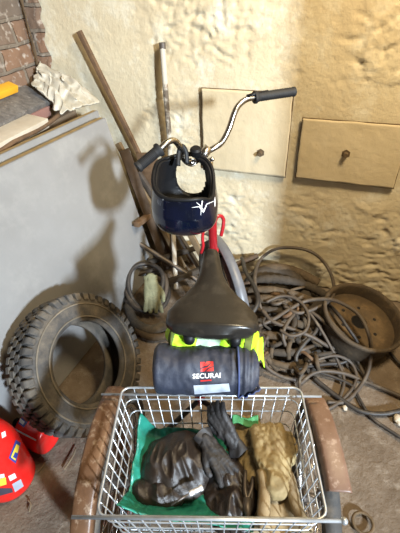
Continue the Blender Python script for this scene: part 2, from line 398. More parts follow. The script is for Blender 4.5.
def stroke(bm,bv,pts,w,off=.0015,n=14):
    """pointed stroke painted on a surface along pts with width w (pixels -> real quads)"""
    pts=[V(p) for p in pts]
    L=[]
    for a,b in zip(pts[:-1],pts[1:]):
        for k in range(n): L.append(a.lerp(b,k/n))
    L.append(pts[-1]); prev=None
    for i,p in enumerate(L):
        t=(L[min(i+1,len(L)-1)]-L[max(i-1,0)]).normalized(); nn=V((-t.y,t.x)); f=i/(len(L)-1); ww=w*(.25+.75*math.sin(math.pi*f))/2
        h1=hit(bv,*(p+nn*ww));h2=hit(bv,*(p-nn*ww))
        if not h1 or not h2: prev=None; continue
        cur=(bm.verts.new(h1[0]+h1[1]*off),bm.verts.new(h2[0]+h2[1]*off))
        if prev: bm.faces.new((prev[0],cur[0],cur[1],prev[1]))
        prev=cur
# ------------------------------------------------------------------ tyre
TN=(WR*.85+WN*-.02+V((0,0,.52))).normalized()
TC=P(91,361,.325)-TN*.068
tr=root('tyre','worn knobbly black tyre leaning on the large grey board','tyre',V((TC.x,TC.y,0)))
tw=.066
prof=[(.168,-tw*.62),(.164,-tw*.72),(.165,-tw*.86),(.19,-tw*1.0),(.225,-tw*1.04),(.252,-tw*.98),(.266,-tw*.84),(.271,-tw*.5),(.273,0),(.271,tw*.5),(.266,tw*.84),(.252,tw*.98),(.225,tw*1.04),(.19,tw*1.0),(.165,tw*.86),(.164,tw*.72),(.168,tw*.62),(.19,tw*.7),(.22,tw*.8),(.245,tw*.72),(.255,tw*.4),(.256,0),(.255,-tw*.4),(.245,-tw*.72),(.22,-tw*.8),(.19,-tw*.7)]
obj('carcass',lathe(NB(),prof,TC,TN,96,closedprof=True),'rubber',tr)
bm=NB()
for r_,h_ in ((.183,tw*1.0),(.236,tw*1.035)):
    x=(V((0,0,1))-TN*TN.z).normalized();y=TN.cross(x)
    tube(bm,[TC+TN*h_+(x*math.cos(a*math.pi/36)+y*math.sin(a*math.pi/36))*r_ for a in range(72)],.0035,6,closed=True)
obj('bead_ring',bm,'tyre_dust',tr)
bm=NB(); x=(V((0,0,1))-TN*TN.z).normalized();y=TN.cross(x)
NBK=46
for k in range(NBK):
    a0=2*math.pi*k/NBK
    for lane,(h0,h1,sh) in enumerate(((-1.0,-.52,0),(-.46,-.03,.5),(.03,.46,0),(.52,1.0,.5))):
        a=a0+sh*2*math.pi/NBK+random.uniform(-.01,.01); da=.047
        e=lambda ang,r,h: TC+TN*h*tw+(x*math.cos(ang)+y*math.sin(ang))*r
        rt=.285; rb=.262
        if lane in (0,3):
            s=-1 if lane==0 else 1
            pr=[(rb-.014,s*1.0),(rb-.008,s*1.08),(rt-.006,s*.98),(rt,s*.86),(rt,s*.52),(rb,s*.52)]
        else: pr=[(rb,h0),(rt,h0),(rt,h1),(rb,h1)]
        sk=.02 if lane%2 else -.02
        A=[bm.verts.new(e(a-da+sk*(h if lane in(1,2) else 0),r,h)) for r,h in pr]; Bq=[bm.verts.new(e(a+da+sk*(h if lane in (1,2) else 0),r,h)) for r,h in pr]
        m_=len(pr)
        bm.faces.new(A);bm.faces.new(Bq[::-1])
        for i in range(m_): bm.faces.new((A[i],Bq[i],Bq[(i+1)%m_],A[(i+1)%m_]))
bmesh.ops.recalc_face_normals(bm,faces=bm.faces); bmesh.ops.bevel(bm,geom=bm.edges[:],offset=.0025,segments=1,affect='EDGES')
obj('tread_blocks',bm,'rubber',tr,smooth=False)
# ------------------------------------------------------------------ red canisters
def canister(org,ax,r,h,ref,label,handle=True):
    t=root('gas_canister',label,'canister',V((org.x,org.y,0)))
    ax=ax.normalized()
    body=lathe(NB(),[(0,.006),(r*.72,.006),(r*.80,0),(r*.94,.003),(r,.018),(r*1.012,.03),(r,.042),(r,h*.62),(r*.985,h*.68),(r*.93,h*.78),(r*.80,h*.88),(r*.58,h*.955),(r*.34,h*.99),(r*.22,h),(0,h)],org,ax,56,ref)
    b=obj('body',body,'can_red',t)
    obj('neck',lathe(NB(),[(0,h-.002),(r*.24,h-.002),(r*.24,h+.03),(r*.16,h+.034),(r*.16,h+.055),(0,h+.055)],org,ax,20,ref),'black_plastic',t,auto=40)
    return t,b
cb0=P(11,478,0)
t1,b1=canister(cb0,V((0,0,1)),.098,.35,None,'red canister standing upright at the left edge of the floor')
rb0=P(51,437,.075); rax=(P(-44,396,.075)-rb0)
t2,b2=canister(rb0,rax,.073,.155,None,'red canister lying on its side between the tyre and the upright one')
def lab(bv,t,c,mk,off=.0012,name='label'): return decal(name,bv,c,mk,t,10,10,off)
bv=bvh_of(b1)
lab(bv,t1,[(15.5,440),(20.5,443),(15.5,463.5),(8.5,458)],'label_blue')
lab(bv,t1,[(16,444),(19,446),(15,460.5),(10.5,457)],'label_yellow',.002)
lab(bv,t1,[(14.5,452),(17,453.5),(15.2,458.5),(12.2,456.8)],'label_blue',.0028)
lab(bv,t1,[(12,484),(20.5,479),(23.5,486),(15,492)],'reflective',name='barcode')
lab(bv,t1,[(8,476),(14.5,473),(16.5,477.5),(10,481)],'label_white',name='barcode')
lab(bv,t1,[(-1,479),(5.5,477),(6.5,484),(0,486)],'label_yellow')
lab(bv,t1,[(-1,474.5),(4,473.5),(4.5,477),(-1,478.5)],'label_white')
lab(bv,t1,[(-2,488),(12,488),(13,492),(-2,496)],'label_dark')
lab(bv,t1,[(1,433),(5,431),(6,436),(2,438.5)],'label_white',name='tag')
bv=bvh_of(b2)
lab(bv,t2,[(17.5,413.5),(28,421.5),(24,427.5),(13.5,420)],'label_blue')
lab(bv,t2,[(17.5,415),(20.5,417.3),(17.5,422.3),(14.8,420)],'label_yellow',.002)
lab(bv,t2,[(20.6,418.5),(25,422),(23.2,425),(19.3,422)],'label_white',.002)
lab(bv,t2,[(16,428.8),(36.5,439.5),(36,441),(15.5,430.5)],'label_white',name='stripe')
# ------------------------------------------------------------------ old wheel rim at the right
rn=(V((0,0,1))+BR*.20-BF*.16).normalized(); rc=P(364.5,315,.19)
wr=root('wheel_drum','rusty brown steel wheel drum lying open side up by the right hand wall','wheel rim',V((rc.x,rc.y,0)))
R_=.195; hd=.15
obj('shell',lathe(NB(),[(R_*.83,-hd),(R_*.86,-hd+.0),(R_*.95,-hd*.9),(R_*.97,-hd*.5),(R_*.97,-.03),(R_*1.04,-.018),(R_*1.05,-.002),(R_*1.02,.004),(R_*.965,.002),(R_*.935,-.012),(R_*.925,-hd*.6),(R_*.90,-hd+.022),(R_*.8,-hd+.02)],rc,rn,72,closedprof=True),'rust_dark',wr)
bm=NB(); x=(BR-rn*BR.dot(rn)).normalized();y=rn.cross(x)
# disc floor with hub hole
prof2=[(.04,-.060),(.04,-.072),(R_*.93,-.078),(R_*.93,-.066)]
lathe(bm,prof2,rc,rn,60,closedprof=True); obj('disc',bm,'rust',wr)
bm=NB(); lathe(bm,[(.0405,-.0605),(.039,-.0585),(.036,-.061),(.036,-.14),(0,-.141)],rc,rn,40); obj('hub_hole',bm,'hole_shade',wr)
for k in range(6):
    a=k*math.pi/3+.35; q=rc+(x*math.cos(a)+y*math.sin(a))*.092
    obj('bolt_hole',lathe(NB(),[(0,-.0635),(.0085,-.0635),(.0085,-.0605),(.006,-.0600),(0,-.0600)],q,rn,14),'hole_shade',wr)
# ------------------------------------------------------------------ tricycle
tk=root('cargo_tricycle','chrome handled tricycle with black saddle and wire cargo basket, in the middle of the floor','tricycle',V((BO.x,BO.y,0)))
# -- basket
bz0,bz1=.42,.65
def RB(a,b,z): return B(a-.07*b,b+.066*a,z)
def brect(a0,a1,b0,b1,z,r=.022,n=5):
    pts=[]
    for (ca_,cb_,s) in ((a1-r,b1-r,0),(a0+r,b1-r,1),(a0+r,b0+r,2),(a1-r,b0+r,3)):
        for k in range(n+1):
            an=(s+k/n)*math.pi/2; pts.append((ca_+r*math.cos(an),cb_+r*math.sin(an)))
    return [RB(a,b,z) for a,b in pts]
A0,A1,Q0,Q1=-.253,.241,-.160,.165
def ins(z): return .028*(bz1-z)/(bz1-bz0)
bm=NB()
for z,r in ((bz1,.0034),(.603,.0022),(.555,.0022),(.50,.0022),(bz0,.0026)):
    i=ins(z); tube(bm,brect(A0+i,A1-i,Q0+i,Q1-i,z),r,6,closed=True)
i=ins(bz0)
na=16; nb_=11
for k in range(1,na):
    a=A0+(A1-A0)*k/na; a2=A0+i+(A1-A0-2*i)*k/na
    tube(bm,[RB(a,Q0,bz1),RB(a2,Q0+i,bz0+.01),RB(a2,Q0+i+.01,bz0),RB(a2,Q1-i-.01,bz0),RB(a2,Q1-i,bz0+.01),RB(a,Q1,bz1)],.0018,6)
for k in range(1,nb_):
    b=Q0+(Q1-Q0)*k/nb_; b2=Q0+i+(Q1-Q0-2*i)*k/nb_
    tube(bm,[RB(A0,b,bz1),RB(A0+i,b2,bz0+.01),RB(A0+i+.01,b2,bz0),RB(A1-i-.01,b2,bz0),RB(A1-i,b2,bz0+.01),RB(A1,b,bz1)],.0018,6)
bk=obj('basket',bm,'wire_zinc',tk)
obj('cross_bar',T([B(-.325,.135,.632),B(.288,.172,.628)],.0034,8),'wire_zinc',tk)
bm=NB(); tube(bm,[B(-.295,-.183,.650),B(.285,-.146,.653)],.0042,8); sphere(bm,B(.285,-.146,.653),.008)
obj('cross_bar',bm,'wire_zinc',tk)
# -- fenders and rear wheels
FC=(.05,.285)
def arc(a,R,t0,t1,n=40,aend=None): return [B(a if aend is None else a+(aend-a)*k/n,FC[0]+R*math.sin(t0+(t1-t0)*k/n),FC[1]+R*math.cos(t0+(t1-t0)*k/n)) for k in range(n+1)]
def fender(ac0,ac1,w,R,t0,t1):
    bm=NB(); n=60
    def f(s,t):
        ac=ac0+(ac1-ac0)*s; th=t0+(t1-t0)*s; c=(t-.5)*2; dr=-.006*abs(c)**3-(.018 if abs(c)>.9 else 0)
        rag=.0018*noise.noise(V((s*14,t*3,ac*9)))
        R2=R+dr
        return B(ac+c*w/2+rag*abs(c)**3,FC[0]+R2*math.sin(th),FC[1]+R2*math.cos(th))
    return solid(grid(n,13,f),.0028)
fl=obj('fender',fender(-.306,-.309,.060,.335,.45,-1.2),'fender_rust',tk,label='dark brown rusted left fender')
fr=obj('fender',fender(.280,.303,.062,.335,.47,-.35),'fender_paint',tk,label='faded red brown right fender, short and broken off')
def wheel(c,axv,R,tyrew,name,parent,spin=0):
    axv=axv.normalized(); pr=[(R-tyrew+tyrew/2*0+tyrew/2+tyrew/2*math.cos(k*math.pi/8)-tyrew/2*0,tyrew/2*math.sin(k*math.pi/8)) for k in range(16)]
    pr=[(R-tyrew/2+tyrew/2*math.cos(k*math.pi/8),tyrew/2*math.sin(k*math.pi/8)) for k in range(16)]
    w=obj(name,lathe(NB(),pr,c,axv,64,closedprof=True),'rubber',parent)
    rr=R-tyrew
    obj('rim',lathe(NB(),[(rr+.004,-.012),(rr+.004,.012),(rr-.010,.010),(rr-.013,0),(rr-.010,-.010)],c,axv,64,closedprof=True),'chrome',w)
    bm=NB(); x=(V((0,0,1))-axv*axv.z).normalized();y=axv.cross(x)
    for k in range(28):
        a=2*math.pi*k/28; a2=a+(.5 if k%4<2 else -.5); s=1 if k%2 else -1
        tube(bm,[c+axv*.02*s+(x*math.cos(a2)+y*math.sin(a2))*.02,c+(x*math.cos(a)+y*math.sin(a))*(rr-.01)],.0012,5)
    obj('spokes',bm,'chrome',w)
    obj('hub',lathe(NB(),[(0,-.035),(.012,-.035),(.024,-.026),(.024,-.02),(.014,-.014),(.014,.014),(.024,.02),(.024,.026),(.012,.035),(0,.035)],c,axv,20),'steel_dull',w,auto=40)
    return w
wheel(B(-.305,FC[0],FC[1]),BR,.285,.048,'wheel',tk); wheel(B(.292,FC[0],FC[1]),BR,.285,.048,'wheel',tk)
# extra strut of the fender end
# -- frame
bm=NB(); tube(bm,[B(-.31,FC[0],FC[1]),B(.29,FC[0],FC[1])],.012,10); obj('rear_axle',bm,'steel_dull',tk)
bm=NB(); tube(bm,spl([B(-.01,.36,.74),B(-.045,.365,.5),B(-.085,.37,.26)],6),.015,12)          # seat tube
tube(bm,spl([B(-.08,.37,.28),B(-.08,.55,.27),B(-.072,.74,.36),B(-.064,.86,.60)],8),.019,12) # step through tube
obj('frame',bm,'red_paint',tk); bm=NB(); tube(bm,[B(-.08,.37,.28),B(-.2,.2,.30),B(-.2,.04,.40)],.010,8); tube(bm,[B(-.08,.37,.28),B(.18,.2,.30),B(.18,.04,.40)],.010,8)
tube(bm,[B(-.2,.04,.285),B(-.2,.04,.43)],.009,8);tube(bm,[B(.18,.04,.285),B(.18,.04,.43)],.009,8)
tube(bm,[B(-.2,.04,.425),B(.18,.04,.425)],.009,8)
obj('rack',bm,'black_plastic',tk)
hb,ht=B(-.058,.895,.585),B(-.058,.855,.79)
bm=NB(); tube(bm,[hb,ht],.0185,16); ax_=(ht-hb).normalized()
lathe(bm,[(.0,-.004),(.023,-.004),(.023,.016),(.019,.018)],hb,ax_,20); lathe(bm,[(.019,-.018),(.023,-.016),(.023,.004),(0,.004)],ht,ax_,20)
obj('head_tube',bm,'red_paint',tk,auto=50)
st=B(-.064,.83,1.055)
obj('stem',T([ht,B(-.062,.838,1.03)],.012,12),'chrome',tk)
# fork, front wheel, mudguard (steered about 25 deg to the left)
sd=(BR*-.42+BF*.907).normalized(); sx=V((sd.y,-sd.x,0)); fa=B(-.030,.955,.285)
bm=NB(); crown=hb-ax_*.02
for s in (-1,1): tube(bm,spl([crown,crown+sx*.032*s-ax_*.01,crown+sx*.038*s+sd*.02-V((0,0,.08)),fa+sx*.045*s],6),.010,10)
obj('fork',bm,'black_plastic',tk)
wheel(fa,sx,.275,.045,'front_wheel',tk)
def mg(s,t):
    th=.55-2.0*s; c=(t-.5)*2; R=.315-.010*abs(c)**2.2
    return fa+sd*(R*math.sin(th))+V((0,0,R*math.cos(th)))+sx*(c*.023)
obj('mudguard',solid(grid(48,13,mg),.002),'grey_paint',tk,label='grey front mudguard')
# red lever loops beside the head tube
h1=Pb(207,232,.84)
bm=T(spl([Pb(214,222,.86),Pb(217,217,.87),Pb(221,216,.88),Pb(223.5,220,.88),Pb(223,227,.87),Pb(221,236,.86)],6),.0075,8); obj('brake_caliper',bm,'red_paint',tk)
bm=T(spl([Pb(208,226,.86),Pb(204,229,.85),Pb(202.5,237,.84),Pb(203,246,.83),Pb(201,253,.83)],6),.0068,8); obj('brake_caliper',bm,'red_paint',tk)
# -- handlebar
cl=Pb(208,151,.83)
L_=[Pb(207,151,.83),Pb(199,159,.83),Pb(190,163,.82),Pb(184,159,.80),Pb(181,149,.775),Pb(175,141,.755),Pb(168,142,.735),Pb(159,150,.71)]
R2=[Pb(206,152,.83),Pb(214,148,.84),Pb(222,142,.86),Pb(229,129,.885),Pb(234,114,.905),Pb(239,105,.925),Pb(247,99,.945),Pb(258,97,.965)]
hbo=obj('handlebar',(lambda bm:(tube(bm,spl(L_[0:],8),.0105,12),tube(bm,spl(R2,8),.0105,12))[0])(NB()),'chrome',tk)
def grip(p,q,r,nm):
    p,q=V(p),V(q); L=(q-p).length; pr=[(0,0),(r*1.25,0),(r*1.3,.008),(r*.95,.014)]
    k=14
    for i in range(k): 
        z=.018+(L-.03)*i/k; pr+= [(r,z),(r*.9,z+(L-.03)/k*.55),(r*.9,z+(L-.03)/k*.7)]
    pr+=[(r*1.05,L-.008),(r*1.0,L-.002),(0,L)]
    return obj(nm,lathe(NB(),pr,p,q-p,20),'grip_rubber',tk,auto=60)
grip(Pb(160,149,.712),Pb(137,168,.655),.0178,'grip'); grip(Pb(254,97.5,.958),Pb(295,91.5,1.03),.0165,'grip')
bm=NB(); tube(bm,[Pb(247,97,.945),Pb(256,93.5,.955),Pb(268,91,.985)],[.008,.006,.004],8); obj('brake_lever',bm,'black_plastic',tk)
bm=NB(); tube(bm,[Pb(200,160,.82),Pb(209,147,.84)],.017,14); sphere(bm,Pb(212,159,.82),.009); obj('clamp',bm,'chrome',tk)
bm=NB(); lathe(bm,[(0,0),(.017,0),(.020,.006),(.020,.024),(.014,.030),(0,.030)],Pb(196,155,.80),V((0,-.3,1)),18); obj('bell',bm,'black_plastic',tk,auto=40)
# -- saddle
SA=math.atan2(-.065,.6)
def sdl(b,c,z): return B(-.014-.022*(b-.2)/.3+c,b,z)
sb0,sb1=.200,.525
prw=[(0,.62),(.05,.86),(.14,1.0),(.25,.99),(.36,.84),(.47,.60),(.58,.41),(.70,.30),(.84,.24),(.94,.205),(1,.12)]
def wid(t):
    for (a,wa),(b,wb) in zip(prw[:-1],prw[1:]):
        if a<=t<=b:
            k=(t-a)/(b-a); k=k*k*(3-2*k)*.5+k*.5; return (wa+(wb-wa)*k)*.126
    return .02
def sadf(s,t):
    # s: across (closed loop), t along
    tt=.5-.5*math.cos(math.pi*t); w=wid(tt); b=sb0+(sb1-sb0)*tt
    an=2*math.pi*s; cx=math.cos(an); sz=math.sin(an)
    zt=.822+.036*(tt**1.6)-.010*math.sin(math.pi*tt)
    e=.55; X=math.copysign(abs(cx)**.7,cx)*w
    if sz>=0: Z=zt+.030*(sz**.8)-(.030-.018*(1-abs(cx)**2))*.2
    else: Z=zt-.034*abs(sz)**.5
    end=min(1,tt*14+.25)*min(1,(1-tt)*12+.3)
    if tt<.12: b+=.016*(cx*cx)*(1-tt/.12)*.8-.0
    return sdl(b,X*(.75+.25*end),zt-.004+(Z-zt+.004)*end)
bm=grid(48,46,sadf,closed_u=True)
ends=[[v for v in bm.verts if len(v.link_faces)==2]]
bmesh.ops.holes_fill(bm,edges=[e for e in bm.edges if len(e.link_faces)==1],sides=0)
sad=obj('saddle',bm,'saddle_vinyl',tk)
bm=NB()
for s in (-1,1): bm=tube(NB(),spl([sdl(.50,.012*s,.82),sdl(.38,.028*s,.782),sdl(.30,.045*s,.770),sdl(.23,.06*s,.797)],6),.004,8); obj('saddle_rail',bm,'steel_dull',sad)
for s in (-1,1): bm=lathe(NB(),[(0,-.0),(.014,0),(.016,.004),(.016,.03),(0,.03)],sdl(.222,.062*s,.772),V((0,0,1)),14); obj('saddle_spring',bm,'black_plastic',sad)
obj('seat_post',T([B(-.012,.36,.73),B(-.018,.345,.79)],.0115,12),'chrome',tk)
# ------------------------------------------------------------------ helmet hanging upside down from the handlebar
hc=(-.137,.70); hrx,hry=.112,.125
def hel(th,t,sc=1.0):
    near=(1-math.sin(th))/2            # 1 near camera, 0 on the far side
    side=abs(math.cos(th))
    dth=math.atan2(math.sin(th+.25),math.cos(th+.25)); zr=1.060-.058*near**.8-.045*math.exp(-(dth/.55)**2)+.022*math.exp(-(math.atan2(math.sin(th-2.9),math.cos(th-2.9))/.5)**2)
    zb=.828+(1-sc)*.13
    z=zb+(zr-zb)*t
    f=math.sin(min(1,t*2.1)*math.pi/2)**.5 if t>0 else 0
    f*=1-.10*max(0,t-.62)/.38*(1+.0*near)
    cx_,sy_=math.cos(th),math.sin(th); cx_=math.copysign(abs(cx_)**.8,cx_); sy_=math.copysign(abs(sy_)**.8,sy_)
    return B(hc[0]+hrx*sc*f*cx_,hc[1]+hry*sc*f*sy_,z)
def helshell(sc,hs):
    bm=NB(); nt,nz2=72,44; g={}
    bot=bm.verts.new(hel(0,0,sc))
    for i in range(nt):
        for j in range(1,nz2): g[i,j]=bm.verts.new(hel(2*math.pi*i/nt,j/(nz2-1),sc))
    def inh(i,j):
        th=2*math.pi*(i+.5)/nt; p=hel(th,(j+.5)/(nz2-1)); a=(p-BO).dot(BR)-hc[0]-.012
        return math.sin(th)>.2 and (abs(a)/(.064*hs))**2.2+(abs(p.z-.978)/(.080*hs))**2.2<1
    for i in range(nt):
        bm.faces.new((bot,g[(i+1)%nt,1],g[i,1]))
        for j in range(1,nz2-1):
            if not inh(i,j): bm.faces.new((g[i,j],g[(i+1)%nt,j],g[(i+1)%nt,j+1],g[i,j+1]))
    return bm
hm=root('helmet','glossy dark navy helmet with white zigzag marks hanging upside down from the handlebar','helmet',B(hc[0],hc[1],.828))
sh=obj('shell',helshell(1,1),'navy_gloss',hm)
m_=sh.modifiers.new('t','SOLIDIFY'); m_.thickness=.006; m_.offset=-1
ln=obj('lining',helshell(.93,1.0),'black_plastic',hm); m_=ln.modifiers.new('t','SOLIDIFY'); m_.thickness=.010; m_.offset=-1
bm=NB(); tube(bm,[hel(2*math.pi*i/60,1,.97) for i in range(60)],.0065,10,closed=True); obj('rim_trim',bm,'black_plastic',hm)
def hole(k):
    a=2*math.pi*k/48; aa=.064*math.copysign(abs(math.cos(a))**.9,math.cos(a)); zz=.978+.080*math.copysign(abs(math.sin(a))**.9,math.sin(a))
    cq=max(-1,min(1,(aa+.012)/hrx)); th=math.acos(math.copysign(abs(cq)**1.25,cq))
    return B(hc[0]+.012+aa,hc[1]+hry*.94*abs(math.sin(th))**.8,zz)
bm=NB(); tube(bm,[hole(k) for k in range(48)],.0085,8,closed=True); obj('visor_trim',bm,'black_plastic',hm)
bv=bvh_of(sh)
bm=NB()
stroke(bm,bv,[(203,194),(201.8,203),(200.5,215)],.9)
stroke(bm,bv,[(191.5,207.5),(199,206.5),(203.2,212),(206.5,204),(215,200.5)],1.0)
stroke(bm,bv,[(196,202),(199.5,205),(204,210.5)],.6)
obj('mark',bm,'white_paint',hm,label='white zigzag mark')
bm=NB(); stroke(bm,bv,[(162.5,194),(165,197),(168,199.5)],1.0); stroke(bm,bv,[(167,194.5),(165,197),(163,200)],.9)
obj('mark',bm,'white_paint',hm,label='small white star mark')
bm=NB(); stroke(bm,bv,[(214.5,197),(214.5,207)],1.2); obj('mark',bm,'white_paint',hm,label='thin white line at the right end')
bm=NB(); sx_=Pb(190,168,.80)
tube(bm,spl([Pb(178,166,.74),Pb(179,152,.765),Pb(182,146,.775),Pb(186,152,.775),Pb(187,164,.76)],6),.006,8,sq=(.016,.004,V((.2,-.9,.3))))
obj('chin_strap',bm,'black_plastic',hm)
dc=Pb(191,162,.785); bm=NB(); tube(bm,[dc+BR*.017*math.cos(2*math.pi*k/28)+V((0,0,.012*math.sin(2*math.pi*k/28)))+BF*.004*math.cos(4*math.pi*k/28) for k in range(28)],.0032,8,closed=True); obj('buckle_ring',bm,'chrome',hm)
# ------------------------------------------------------------------ navy roll bag
g0,g1=B(-.170,.170,.715),B(.110,.192,.712); gax=(g1-g0); gl=gax.length; gax.normalize(); gx=(V((0,0,1))-gax*gax.z).normalized(); gy=gax.cross(gx)
def bagp(s,ph,grow=0):
    # s along, ph round
    e=min(1,(min(s,1-s)/.06)); e=max(0,e); rad=.066*(math.sqrt(max(0,1-(1-e)**2))*.35+.65) 
    if s>.86: rad*=1-.25*(s-.86)/.14
    w=V((s*6,math.cos(ph)*1.2,math.sin(ph)*1.2)); rad+=.006*noise.noise(w)+.003*noise.noise(w*3)
    if s>.74: rad+=.0018*math.sin(s*95+2*math.sin(ph))
    return g0+gax*(gl*s)+(gx*math.cos(ph)*(rad+grow)*1.02+gy*math.sin(ph)*(rad+grow))+V((0,0,-.008*math.sin(math.pi*s)))
bg=root('tool_bag','navy blue roll bag with white and red print strapped below the back of the saddle','bag',V(((g0+g1)/2).to_tuple()))
bm=grid(56,90,lambda s,t:bagp(t,2*math.pi*s),closed_u=True); bmesh.ops.holes_fill(bm,edges=[e for e in bm.edges if len(e.link_faces)==1],sides=0)
bb=obj('bag_body',bm,'bag_navy',bg); bv=bvh_of(bb)
bm=NB(); tube(bm,[bagp(.80,2*math.pi*k/40,.0015) for k in range(40)],.003,8,closed=True,sq=None); obj('strap',bm,'strap_blue',bg)
def flap(s,t):
    ph=2.2+1.9*t; p=bagp(.80+.17*s,ph,.004+.003*math.sin(s*22+t*6)); return p+V((0,0,-.028*t*t))+BR*.012*s
obj('end_flap',solid(grid(14,18,flap),.003),'strap_blue',bg)
decal('reflective_patch',bv,[(193.5,385.2),(229,383.2),(230.2,391),(194.5,393.8)],'reflective',bg,20,8,.0015,label='pale grey reflective patch')
decal('print_mark',bv,[(200.2,362),(213.4,361.5),(213.6,371),(200.6,371.6)],'print_red',bg,12,10,.0013,label='red square emblem')
bm=NB(); stroke(bm,bv,[(199.6,369.5),(204,367),(207.5,366.5),(211.5,362.5)],1.5,.002); stroke(bm,bv,[(205,371.8),(208.5,368.5),(213.8,366.5)],1.1,.002); stroke(bm,bv,[(206.5,361),(204.5,364)],1.0,.002)
obj('print_mark',bm,'bag_navy',bg,label='dark cuts across the red emblem')
decal('print_mark',bv,[(200.5,379.9),(211.5,379.3),(211.6,380.7),(200.6,381.4)],'print_red',bg,10,4,.0013,label='thin red line of print')
tcv=bpy.data.curves.new('t','FONT'); tcv.body='SECURAI'; tcv.size=1; tcv.offset=.018; to=bpy.data.objects.new('t',tcv); COL.objects.link(to)
bpy.context.view_layer.update(); dg=bpy.context.evaluated_depsgraph_get(); tm=bpy.data.meshes.new_from_object(to.evaluated_get(dg)); bpy.data.objects.remove(to)
bm=NB(); bm.from_mesh(tm); bmesh.ops.subdivide_edges(bm,edges=[e for e in bm.edges if e.calc_length()>.15],cuts=2)
xs=[v.co.x for v in bm.verts]; x0,x1=min(xs),max(xs); ys=[v.co.y for v in bm.verts]; y0,y1=min(ys),max(ys)
for v in bm.verts:
    s=(v.co.x-x0)/(x1-x0); t=(v.co.y-y0)/(y1-y0); px=192.5+28*s; py=378.6-.9*s-5.0*t; h=hit(bv,px,py); v.co=h[0]+h[1]*.0016
obj('lettering',bm,'print_white',bg,smooth=False,label='white lettering')
# ------------------------------------------------------------------ hi-vis vest folded under the saddle
hv=root('hivis_vest','folded neon yellow green safety vest tucked between saddle and navy bag','vest',B(-.02,.25,.735))
def vest(s,t):
    x=-.150+.262*t; an=2*math.pi*s
    q=V((t*5,math.cos(an),math.sin(an)))
    fold=.006*math.sin(t*31)+.009*noise.noise(q*1.6)
    e=min(1,min(t,1-t)*9+.25)
    return B(x,.262+(.050*math.cos(an)+.006*noise.noise(q*3))*e,.757+.006*math.sin(t*9)+(.026*math.sin(an)+fold)*e)
bm=grid(36,80,vest,closed_u=True); bmesh.ops.holes_fill(bm,edges=[e for e in bm.edges if len(e.link_faces)==1],sides=0)
vb=obj('cloth',bm,'hivis',hv)
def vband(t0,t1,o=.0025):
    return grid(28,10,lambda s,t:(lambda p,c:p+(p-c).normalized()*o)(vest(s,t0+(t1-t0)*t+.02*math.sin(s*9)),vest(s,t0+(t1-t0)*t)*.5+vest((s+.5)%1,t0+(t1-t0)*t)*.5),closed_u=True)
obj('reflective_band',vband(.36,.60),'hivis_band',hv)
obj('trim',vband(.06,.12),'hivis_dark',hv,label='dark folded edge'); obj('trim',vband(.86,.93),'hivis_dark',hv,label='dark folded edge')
def vtail(s,t):
    return B(.075+.045*s+.01*t,.262-.05*t+.012*math.sin(s*7+t*3),.758-.055*t+.006*math.sin(s*11))
obj('loose_end',solid(grid(14,14,vtail),.004),'hivis',hv)
# ------------------------------------------------------------------ gloves
def chain(bm,pts,rs,sc=1):
    pts=spl(pts,4); k=len(pts); rr=[]
    for i in range(k):
        f=i/(k-1)*(len(rs)-1); j=min(int(f),len(rs)-2); rr.append(rs[j]+(rs[j+1]-rs[j])*(f-j))
    tube(bm,pts,rr,12); sphere(bm,pts[0],rr[0]*.99,seg=12); sphere(bm,pts[-1],rr[-1]*.99,seg=12)
def glove_bm(curl=0,fl=(.075,.085,.08,.062),thumb=.06,spread=.1,fat=1,cuff=.09,cw=.055,splay=1,seed=1):
    """palm up the +y axis, thumb at +x; returns (hand, cuff) local bmeshes"""
    rnd=random.Random(seed); bm=NB()
    for i,x in enumerate((.033,.011,-.011,-.032)):
        L=fl[i]; a=spread*(x/.033)*splay; c=curl*(1+.3*rnd.uniform(-1,1)); p0=V((x,.035,0)); p1=V((x*1.02,.09,.004))
        dirv=V((math.sin(a),math.cos(a),0)); p2=p1+dirv*L*.5+V((0,0,-.012*c)); p3=p1+dirv*L*(1-.28*min(1.3,c))+V((0,0,-.05*c))
        chain(bm,[p0,p1,p2,p3],[.0125*fat,.0120*fat,.0118*fat,.0100*fat])
    for x in (.026,.009,-.009,-.026): chain(bm,[V((x*.8,-.01,0)),V((x,.04,.002)),V((x*1.05,.088,0))],[.016*fat,.017*fat,.0145*fat])
    chain(bm,[V((.015,.005,0)),V((.045,.035,-.004)),V((.060,.065,-.012)),V((.062,.065+thumb*.55,-.018))],[.018*fat,.016*fat,.0135*fat,.011*fat])
    chain(bm,[V((-.02,-.015,0)),V((-.0,-.03,0)),V((.02,-.015,0))],[.018*fat]*3)
    chain(bm,[V((0,.02,0)),V((0,-.035,0))],[.024*fat,.028*fat])
    cf=NB()
    def cufff(s,t):
        a=2*math.pi*s; w=.034+ (cw-.034)*t; h=.021+.012*t; y=-.018-cuff*t
        return V((w*math.cos(a)+.003*math.sin(5*a+t*4),y+.004*math.sin(3*a),h*math.sin(a)+.003*math.cos(4*a+t*5)))
    g=grid(40,16,cufff,closed_u=True); me=bpy.data.meshes.new('x'); solid(g,.003).to_mesh(me); g.free(); cf.from_mesh(me)
    return bm,cf
def rolled_cuff(L,w0,w1):
    def f(s,t):
        w=w0+(w1-w0)*t; y=-.005-L*t; u=(s-.5)*2; r=.013+.004*t
        if abs(u)<.6: x=w*u/.6; z=-.010+.004*math.cos(u*9+t*3)+.012*(abs(u)/.6)**3-.010
        else:
            k=(abs(u)-.6)/.4*4.6; x=math.copysign(w+r*math.sin(k),u); z=-.008+r-r*math.cos(k)
        return V((x+.003*math.sin(t*7+u),y+.004*math.sin(u*6),z+.003*noise.noise(V((u*3,t*4,1)))))
    return solid(grid(60,20,f),.003)
